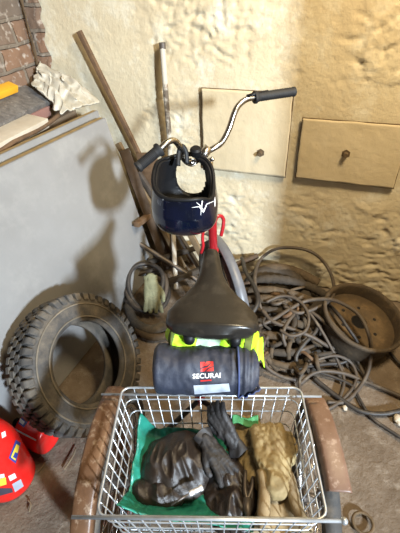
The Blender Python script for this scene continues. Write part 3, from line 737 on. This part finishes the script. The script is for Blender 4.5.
def place(me_or_bm,M):
    if isinstance(me_or_bm,bpy.types.Mesh): me_or_bm.transform(M); return me_or_bm
    bmesh.ops.transform(me_or_bm,matrix=M,verts=me_or_bm.verts); return me_or_bm
def frame(o,yd,up,sc=1,flip=1):
    y=V(yd).normalized(); z=(V(up)-y*V(up).dot(y)).normalized(); x=y.cross(z)*flip
    return Matrix.Translation(o)@Matrix((x,y,z)).transposed().to_4x4()@Matrix.Scale(sc,4)
def glove(name,label,m,mc,o,yd,up,sc=1,flip=1,group=None,wr=.002,cat='glove',**k):
    rc_=k.pop('rolled',None); hb_,cf=glove_bm(**k); M=frame(o,yd,up,sc,flip)
    if rc_: cf=rolled_cuff(*rc_)
    r=root(name,label,cat,o,group)
    place(hb_,M); me=fuse(hb_,.0042*sc,5,wr,34,wr*.5,90); obj('hand',me,m,r)
    obj('cuff',place(cf,M),mc,r)
    return r
# ------------------------------------------------------------------ things in the basket
zf=.431
# green plastic sheet lining the basket
def liner(s,t):
    a=-.222+.325*s; b=-.128+.262*t; q=V((a*14,b*14,2))
    edge=min(s,t,1-t); z=zf+.012+.012*noise.noise(q*.8)+.012*(1-2*abs(noise.noise(q*1.5)))+.004*(1-2*abs(noise.noise(q*4)))
    z+=.085*max(0,1-t/.25)**1.1*(1-.5*s)+.075*max(0,1-s/.13)**1.2*(.5+.5*t)+.02*max(0,(t-.85)/.15)
    return B(a+.01*noise.noise(q+V((3,3,3))),b,z+.004)
obj('plastic_sheet',solid(grid(70,60,liner),.003),'teal_plastic',label='crumpled teal green plastic sheet lining the left of the wire basket',cat='plastic sheet')
# dark leather apron bundle
def heap(cx,cy,ra,rb,h,z0,seed,ridge=.018,nx=70,ny=50,rot=0,fold=7):
    def f(s,t):
        an=2*math.pi*s; rr=t; ra2=1+.16*noise.noise(V((math.cos(an)*1.4,math.sin(an)*1.4,seed)))
        x=ra*ra2*rr*math.cos(an); y=rb*ra2*rr*math.sin(an); c,s_=math.cos(rot),math.sin(rot)
        a=cx+x*c-y*s_; b=cy+x*s_+y*c
        q=V((a*fold*1.6,b*fold*1.6,seed)); w=V((q.x*1.5+q.y*.5,q.y*.7-q.x*.25,seed))+V((1.2*noise.noise(q*.6),1.2*noise.noise(q*.6+V((5,5,5))),0))
        rd=1-2.4*abs(noise.noise(w))+.5*(1-2*abs(noise.noise(w*2.3))); z=z0+h*math.sqrt(max(0,1-rr**2.4))+ridge*rd*(1-rr**4)+.3*ridge*noise.noise(q*3)
        return B(a,b,max(z0,z))
    bm=grid(nx,ny,f,closed_u=True)
    bmesh.ops.remove_doubles(bm,verts=bm.verts,dist=1e-5)
    bmesh.ops.holes_fill(bm,edges=[e for e in bm.edges if len(e.link_faces)==1],sides=0)
    return bm
obj('leather_bundle',heap(-.110,.036,.126,.096,.050,zf+.026,3.1,.022,rot=.15,fold=4.6,nx=110,ny=70),'leather_dark',label='shiny dark brown leather bundle filling the left half of the basket',cat='leather')
obj('leather_bundle',heap(.050,-.025,.085,.095,.045,zf+.018,8.4,.016,fold=5.5,nx=100,ny=60),'leather_dark',label='dark brown leather folded flat below the grey gloves, middle of the basket',cat='leather')
obj('leather_bundle',heap(-.150,-.050,.085,.040,.036,zf+.03,5.7,.010,fold=6,nx=90,ny=50),'leather_dark',label='smaller dark brown leather flap lying over the teal sheet near the left rim',cat='leather')
bm=NB()
gz=zf+.118
glove('work_glove','dark grey glove with limp fingers pointing to the near right, on the leather bundle','fabric_grey','fabric_grey',B(-.016,.062,gz-.018),BR*.62-BF*.75+V((0,0,-.25)),V((.1,-.2,1)),.62,1,cuff=.05,cw=.045,curl=.35,spread=.18,seed=4)
glove('work_glove','crumpled dark grey glove standing at the back of the basket against the bundle','fabric_grey','fabric_grey',B(.040,.085,gz-.01),BR*-.45+BF*.45+V((0,0,.55)),V((-.3,-1,.4)),.62,-1,cuff=.06,cw=.05,curl=.8,spread=.12,seed=6)
# khaki leather gauntlets
glove('gauntlet','khaki leather gauntlet with wide stiff cuff, on top at the right of the basket','leather_khaki','cuff_khaki',B(.158,.010,zf+.090),BR*-.13+BF*.98+V((0,0,.04)),V((.05,-.25,1)),1.0,1,wr=.005,rolled=(.135,.033,.046),cuff=.135,cw=.066,curl=1.25,fat=1.2,spread=.05,fl=(.06,.065,.06,.05),seed=11)
glove('gauntlet','second khaki leather gauntlet half hidden under the left side of the wide cuffed one','leather_khaki','cuff_khaki',B(.108,.030,zf+.045),BR*-.20+BF*.97+V((0,0,.12)),V((-.5,-.1,1)),.95,-1,wr=.004,cuff=.13,cw=.048,curl=.5,fat=1.15,spread=.06,seed=12)
# tools
pl=root('pliers','old steel pliers lying beside the khaki gauntlets in the basket','pliers',B(.095,-.075,zf+.06))
p0=B(.088,-.06,zf+.068)
bm=NB(); tube(bm,spl([p0,p0+BR*-.006+BF*.03+V((0,0,.004)),p0+BR*-.004+BF*.075],5),[.006]*6+[.0055]*4+[.005],8); obj('handle',bm,'steel_dull',pl)
bm=NB(); tube(bm,spl([p0,p0+BR*.012+BF*.03+V((0,0,.003)),p0+BR*.016+BF*.06],5),.0055,8); obj('handle',bm,'steel_dull',pl)
bm=NB(); tube(bm,[p0+BF*.004,p0-BF*.018,p0-BF*.045+BR*.004],[.012,.011,.005],8); obj('jaw',bm,'steel_dull',pl)
sc=root('screwdriver','small tool with a cream handle lying on the dark leather','tool',B(-.02,-.045,zf+.06))
q0,q1=P(189,494,zf+.092),P(203,487,zf+.092)
obj('handle',lathe(NB(),[(0,0),(.006,.001),(.0068,.006),(.006,.03),(.0075,(q1-q0).length-.008),(.0075,(q1-q0).length-.002),(0,(q1-q0).length)],q0,q1-q0,14),'print_white',sc,label='cream handle')
obj('blade',T([q0,q0-(q1-q0).normalized()*.05+V((0,0,-.01))],.003,8),'steel_dull',sc)
def gscrap(s,t): return B(.045+.075*s,.135+.022*t+.004*math.sin(s*8),zf+.088+.012*t+.004*math.sin(s*6+t*2))
obj('rag',solid(grid(16,8,gscrap),.004),'green_cloth',label='strip of bright green cloth at the back of the basket',cat='rag')
# ------------------------------------------------------------------ things leaning in the corner
def longbar(name,m,label,cat,p,q,w,h,upv,group=None,round_=False):
    if round_: return obj(name,T([p,p.lerp(q,.33),p.lerp(q,.66),q],w/2,14),m,label=label,cat=cat,group=group,auto=50)
    return obj(name,bar(p,q,w,h,upv,.002),m,label=label,cat=cat,group=group,auto=30)
longbar('steel_bar','wood_dark','long dark brown bar leaning on the plaster wall near the corner','bar',Pw(79,31,.035),P(193,264,.012),.022,.022,WN)
po=root('pole','long round pole with flaking white paint standing against the wall behind the handlebar','pole',P(176,289,0))
pt=[Pw(162.3,44,.025),Pw(165.5,90,.045),P(170,150,.78),P(172.6,220,.37),P(176,289,.012)]
obj('shaft',T(spl(pt,8),.0135,14),'pole_white',po,auto=50)
obj('bare_section',T(spl(pt[3:],8),.0142,14),'pole_paint',po,auto=50,label='white painted lower section')
obj('end_cap',T([pt[0]+V((0,0,-.02)),pt[0]+V((0,0,.006))],.0155,14),'steel_dull',po,auto=50)
longbar('plank','wood_mid','wide brown plank leaning beside the edge of the large grey board','plank',Pw(124,150,.16)+WN*.0,P(168,268,.012),.055,.02,WN*1+WR*-.9)
longbar('wooden_batten','wood_tan','narrow tan batten leaning behind the wide brown plank','batten',Pw(118,143,.09),P(188,276,.012),.03,.025,WN)
longbar('steel_bar','steel_dull','dull grey bar leaning between the plank and the white painted pole','bar',Pw(138,172,.10),P(205,276,.012),.026,.026,WN)
longbar('board_offcut','wood_dark','dark triangular board offcut leaning against the wall behind the left grip','board',Pw(146,153,.06),P(172,262,.01),.12,.012,WN)
st=P(136,225,.42); en=P(149,217,.40)
longbar('bracket','wood_dark','short dark square bracket sticking out in front of the grey board edge','bracket',st,en+WN*.05,.034,.028,V((0,0,1)))
longbar('wooden_batten','wood_tan','pale batten lying slantwise below the helmet towards the saddle','batten',P(186,226,.42),P(216,282,.06),.035,.02,WN)
longbar('pipe','steel_dull','grey pipe lying slantwise from the plank foot towards the white pole','pipe',P(140,244,.25),P(200,282,.05),.03,.03,WN,round_=True)
longbar('pipe','hose_dark','dark pipe crossing behind the white painted pole low down','pipe',P(150,262,.12),P(203,246,.22),.035,.03,WN,round_=True)
longbar('steel_bar','hose_dark','dark bar lying low between the white pole and the saddle','bar',P(160,285,.05),P(205,268,.12),.03,.03,WN)
# coil of dark cable on the floor with the olive glove on it
for k,(rx_,c_,z_,mm,lb) in enumerate(((.165,(147,292),.03,'cable_black','lowest turn of the thick dark cable coil below the olive glove'),(.145,(147,288),.075,'cable_brown','middle brown cable ring of the coil below the olive glove'),(.125,(146,283),.115,'cable_black','uppermost dark cable ring of the coil behind the olive glove'))):
    c=P(*c_,z_); bm=NB(); tube(bm,[c+V((rx_*.80*math.cos(a),rx_*math.sin(a),.02*math.sin(2*a+k)+.06*math.sin(a)*(k*.5))) for a in [2*math.pi*j/56 for j in range(56)]],.013,8,closed=True)
    obj('cable_ring',bm,mm,label=lb,cat='cable')
obj('rubber_sheet',T(spl([P(128,306,.03),P(134,322,.03),P(150,330,.035),P(166,326,.04)],6),.028,10),'rubber',label='thick curved piece of black rubber lying between tyre and saddle',cat='rubber')
obj('hose',T(spl([P(136,330,.022),P(150,337,.022),P(165,336,.022),P(176,331,.022)],6),.02,10),'hose_brown',label='short brown hose on the floor right of the tyre top',cat='hose')
glove('work_glove','pale olive work glove hanging fingers down on the cable coil beside the tyre','glove_olive','glove_olive',P(151,284,.16),V((.05,-.62,-.55)),V((.1,-.75,.75)),.98,-1,cuff=.03,cw=.040,curl=.15,fat=1.05,spread=.20,seed=21,fl=(.075,.075,.07,.06))
# ------------------------------------------------------------------ pile of hoses and cables by the right hand wall
def cable(pts,r,m,label,name='cable',cat='cable',n=8,group=None):
    return obj(name,T(spl([q if isinstance(q,V) else P(*q) for q in pts],n),r,8),m,label=label,cat=cat,group=group)
ot=P(276,294,.10); on=V((.05,-.25,1)).normalized()
obj('rubber_ring',lathe(NB(),[(.155+.040*math.cos(a),.038*math.sin(a)) for a in [k*math.pi/8 for k in range(16)]],ot,on,60,closedprof=True),'hose_dark',label='large dark rubber ring half buried under the hoses by the wall',cat='rubber ring')
longbar('pipe','wood_mid','short brown pipe pointing to the wall right of the grey mudguard','pipe',P(233,266,.16),P(257,256,.16),.035,.03,WN,round_=True)
hoses=[[(246,283,.15),(268,279,.18),(290,281,.17),(312,288,.13),(326,296,.08)],[(246,291,.16),(270,290,.19),(292,294,.17),(312,301,.12)],[(247,300,.16),(268,299,.19),(289,304,.17),(306,312,.12)],
[(250,310,.14),(270,310,.17),(288,313,.15),(302,322,.10)],[(252,318,.11),(272,322,.14),(292,322,.14),(315,330,.08)],[(250,330,.08),(270,336,.11),(292,338,.11),(314,334,.07)],[(254,345,.06),(275,352,.09),(296,352,.08),(318,346,.05)],
[(256,272,.12),(275,268,.16),(296,272,.13),(318,283,.08)],[(258,356,.04),(272,362,.06),(288,366,.06),(302,362,.04)],[(284,300,.10),(294,318,.16),(292,334,.14),(284,350,.08)],[(308,300,.08),(304,318,.13),(310,334,.10),(320,348,.05)],
[(262,322,.10),(258,338,.12),(264,354,.09),(278,370,.03)],[(296,338,.12),(306,350,.09),(314,362,.05),(312,376,.02)]]
hl=['uppermost fat brown hose of the pile, running beside the wall','fat brown hose second from the wall in the pile','fat brown hose third from the wall in the pile','brown hose in the middle of the pile right of the saddle','brown hose crossing the middle of the pile below the parallel ones','brown corrugated hose across the lower middle of the pile','brown hose near the foot of the pile above the basket corner','fat brown hose arching along the wall behind the rubber ring','lowest short brown hose of the pile, behind the basket','brown hose running towards the viewer over the middle of the pile','brown hose running downwards beside the wheel drum','brown hose curling down the left edge of the pile beside the saddle','brown hose end curling to the floor at the lower right of the pile']
for i,(h,l) in enumerate(zip(hoses,hl)):
    pts=spl([P(*q) for q in h],10); r=(.024,.021,.022,.018,.019,.025,.018,.028,.016,.016,.015,.014,.014)[i]
    rr=[r*(1+(.10*math.sin(k*2.1) if i in (5,0,3) else .04*noise.noise(V((k*.4,i,1))))) for k in range(len(pts))]
    bm=NB(); tube(bm,pts,rr,12); obj('hose',bm,'hose_brown' if i%3 else 'hose_dark',label=l,cat='hose')
mound=NB()
def moundf(s,t):
    an=2*math.pi*s; c=P(285,318,0); q=V((math.cos(an)*t*3,math.sin(an)*t*3,4))
    return V((c.x+.30*t*math.cos(an),c.y+.30*t*math.sin(an),-.004+.115*(1-t*t)+.03*noise.noise(q*1.3)*(1-t)))
obj('dirt_heap',grid(60,24,moundf,closed_u=True),'hose_dark',label='dark heap of dirt and scraps under the hoses by the wall',cat='dirt')
cable([(262,312,.17),(257,295,.22),(255,275,.24),Pw(261,259,.04),Pw(276,249,.03),Pw(297,248,.03),Pw(315,254,.035),Pw(328,268,.05),(334,286,.17),(331,299,.21),(316,308,.20),(298,313,.20),(284,306,.20)],.0095,'cable_brown','big loop of brown cable standing up against the wall above the pile')
cable([(262,310,.20),(272,321,.19),(292,329,.17),(312,337,.14),(330,347,.08),(346,349,.06)],.010,'cable_brown','brown cable slanting down from the standing loop towards the wheel drum')
cable([(258,326,.17),(272,320,.19),(290,309,.20),(306,301,.21),(326,299,.24),(341,303,.25),(358,314,.24),(368,332,.21),(371,350,.12),(368,372,.04),(356,392,.011),(343,402,.010),(327,402,.010)],.0095,'cable_brown','brown cable curving over the wheel drum edge and down to the floor')
cable([(310,311,.19),(323,321,.18),(337,336,.14),(349,350,.08),(358,362,.03),(364,374,.012),(372,384,.011)],.009,'cable_brown','pale brown cable running down in front of the wheel drum')
cable([(296,368,.08),(310,366,.06),(326,364,.04),(344,362,.03),(356,352,.07),(357,342,.13),(348,328,.18),(338,314,.20),(324,300,.16)],.009,'cable_black','dark cable running from the pile foot up across the wheel drum front')
cable([(300,384,.015),(312,374,.03),(326,371,.03),(346,374,.02),(366,382,.011),(386,390,.011),(404,398,.011)],.0095,'cable_brown','brown floor cable running to the right edge, upper of two')
cable([(314,378,.02),(326,388,.012),(342,400,.012),(360,411,.012),(382,414,.012),(404,410,.012)],.0105,'cable_black','dark floor cable curving to the right edge, lower of two')
cable([(318,372,.02),(336,378,.015),(352,386,.012),(360,400,.010),(372,418,.010),(404,440,.010)],.0075,'cable_black','thin dark cable crossing the floor towards the lower right edge')
cable([(380,343,.012),(388,350,.010),(396,360,.010),(408,372,.010)],.008,'cable_black','thin dark cable leaving the wheel drum at the right edge')
cable([(296,312,.19),(288,322,.19),(283,334,.17),(286,346,.12),(294,352,.08)],.009,'cable_brown','short brown cable bent over the middle of the pile')
cable([(306,312,.18),(318,318,.16),(316,331,.14),(304,344,.12),(296,358,.08),(302,372,.03)],.010,'cable_black','dark cable looping over the lower pile')
cable([(268,336,.13),(262,350,.10),(266,366,.06),(280,376,.03),(296,380,.02)],.010,'cable_brown','brown cable looping round the foot of the pile behind the basket')
cable([(266,302,.20),(282,296,.22),(298,300,.22),(308,314,.21),(306,330,.19),(292,336,.18),(280,330,.18)],.008,'cable_brown','pale brown cable forming a small loop in the centre of the pile')
cable([(300,392,.012),(300,378,.03),(308,366,.06),(322,358,.08),(338,356,.07),(352,364,.03),(356,380,.012),(346,396,.012),(330,408,.010),(314,412,.010)],.008,'cable_brown','brown cable looping over the floor in front of the pile below the drum')
cable([(288,292,.21),(302,304,.20),(316,322,.17),(328,342,.11),(338,362,.04),(344,380,.012),(340,398,.010)],.0075,'cable_brown','thin cable running straight down across the pile to the floor')
cable([(249,318,.20),(258,302,.24),(254,286,.24),(246,272,.20),(242,258,.16)],.012,'cable_black','dark cable hanging beside the saddle edge up to the brown pipe')
# loose bits on the floor
rnd=random.Random(5)
for k in range(26):
    x0=rnd.uniform(250,322); y0=rnd.uniform(284,364); an=rnd.uniform(-.5,.9) if k%3 else rnd.uniform(1,2.2); ln_=rnd.uniform(14,34); cv=rnd.uniform(-9,9); z0=.10+.06*math.exp(-((x0-280)/35)**2)*(1 if y0<345 else .3)
    if y0>340: z0*=.6
    dx,dy=math.cos(an)*ln_/2,math.sin(an)*ln_/2; 
    cable([(x0-dx,y0-dy*.6,z0-.02),(x0-dx*.3-cv*math.sin(an),y0-dy*.3+cv*math.cos(an),z0+.03),(x0+dx*.4-cv*math.sin(an),y0+dy*.4+cv*math.cos(an)*.6,z0+.03),(x0+dx,y0+dy,z0-.03)],rnd.uniform(.006,.012),('hose_brown','hose_dark','cable_brown','wood_dark')[k%4],'short dusty brown tube end sticking out of the tangled pile by the wall','tube_end','tube',6,'tube ends in the tangled pile')
rg=P(363,523,.006); obj('metal_ring',T([rg+V((.034*math.cos(a),.034*math.sin(a),0)) for a in [2*math.pi*k/36 for k in range(36)]],.006,8,closed=True),'rust',label='small rusty ring lying on the floor at the lower right',cat='ring')
bm=NB(); c=P(399,420,.012); sphere(bm,c,.02,(1,1.4,.6)); me=fuse(bm,.003,2,.002,60); obj('plaster_chip',me,'stone_pale',label='pale chip of plaster on the floor at the right edge',cat='chip')
for k,(a,b,lb) in enumerate((((36,474),(45,462),'dry twig on the floor right of the upright red canister'),((28,500),(29,512),'short twig on the floor in front of the upright red canister'),((64,470),(76,448),'thin dry stalk on the floor between tyre and left fender'))):
    p,q=P(*a,.004),P(*b,.004); obj('twig',T(spl([p,p.lerp(q,.5)+V((.008,.004,.003)),q],5),.0035,6),'straw',label=lb,cat='twig')
bm=NB(); sphere(bm,P(345,408,.008),.011,(1,1.2,.7)); obj('pebble',fuse(bm,.002,2,.0015,80),'stone_pale',label='small pale pebble on the floor below the cables',cat='pebble')
# ------------------------------------------------------------------ light
def area(name,loc,tgt,size,en,col,sy=None,spread=180):
    l=bpy.data.lights.new(name,'AREA'); l.energy=en; l.color=col; l.size=size; l.spread=math.radians(spread)
    if sy: l.shape='RECTANGLE'; l.size_y=sy
    o=bpy.data.objects.new(name,l); COL.objects.link(o); o.location=loc; o.rotation_euler=(V(tgt)-V(loc)).to_track_quat('-Z','Y').to_euler(); return o
# unseen right hand wall, added so its door opening cuts the daylight's edge
def rwall(v0,v1,z0,z1): return boxf(NB(),W(2.55,v0,z0),WR*.16,-WN*(v1-v0),V((0,0,z1-z0)),.006)
obj('wall_right_added',rwall(0,1.22,0,2.5),'plaster',kind='structure',auto=30)
obj('wall_right_added',rwall(3.0,4.4,0,2.5),'plaster',kind='structure',auto=30)
obj('wall_right_added',rwall(1.22,3.0,2.3,2.5),'plaster',kind='structure',auto=30)
area('doorway_daylight',(3.06,-3.93,2.95),(-.45,1.45,.5),.26,172,(.75,.875,1.0),.45,80)
area('warm_roof_light',W(2.2,.95,2.72),W(1.5,.0,.7),.45,38,(1.0,.80,.50),None,140)
w=bpy.data.worlds.new('world'); S.world=w; w.use_nodes=True; bgn=w.node_tree.nodes['Background']; bgn.inputs[0].default_value=(1.0,.78,.50,1); bgn.inputs[1].default_value=.075
S.view_settings.view_transform='Standard'; S.view_settings.look='None'; S.view_settings.exposure=.2; S.view_settings.gamma=1; S.view_settings.use_curve_mapping=False
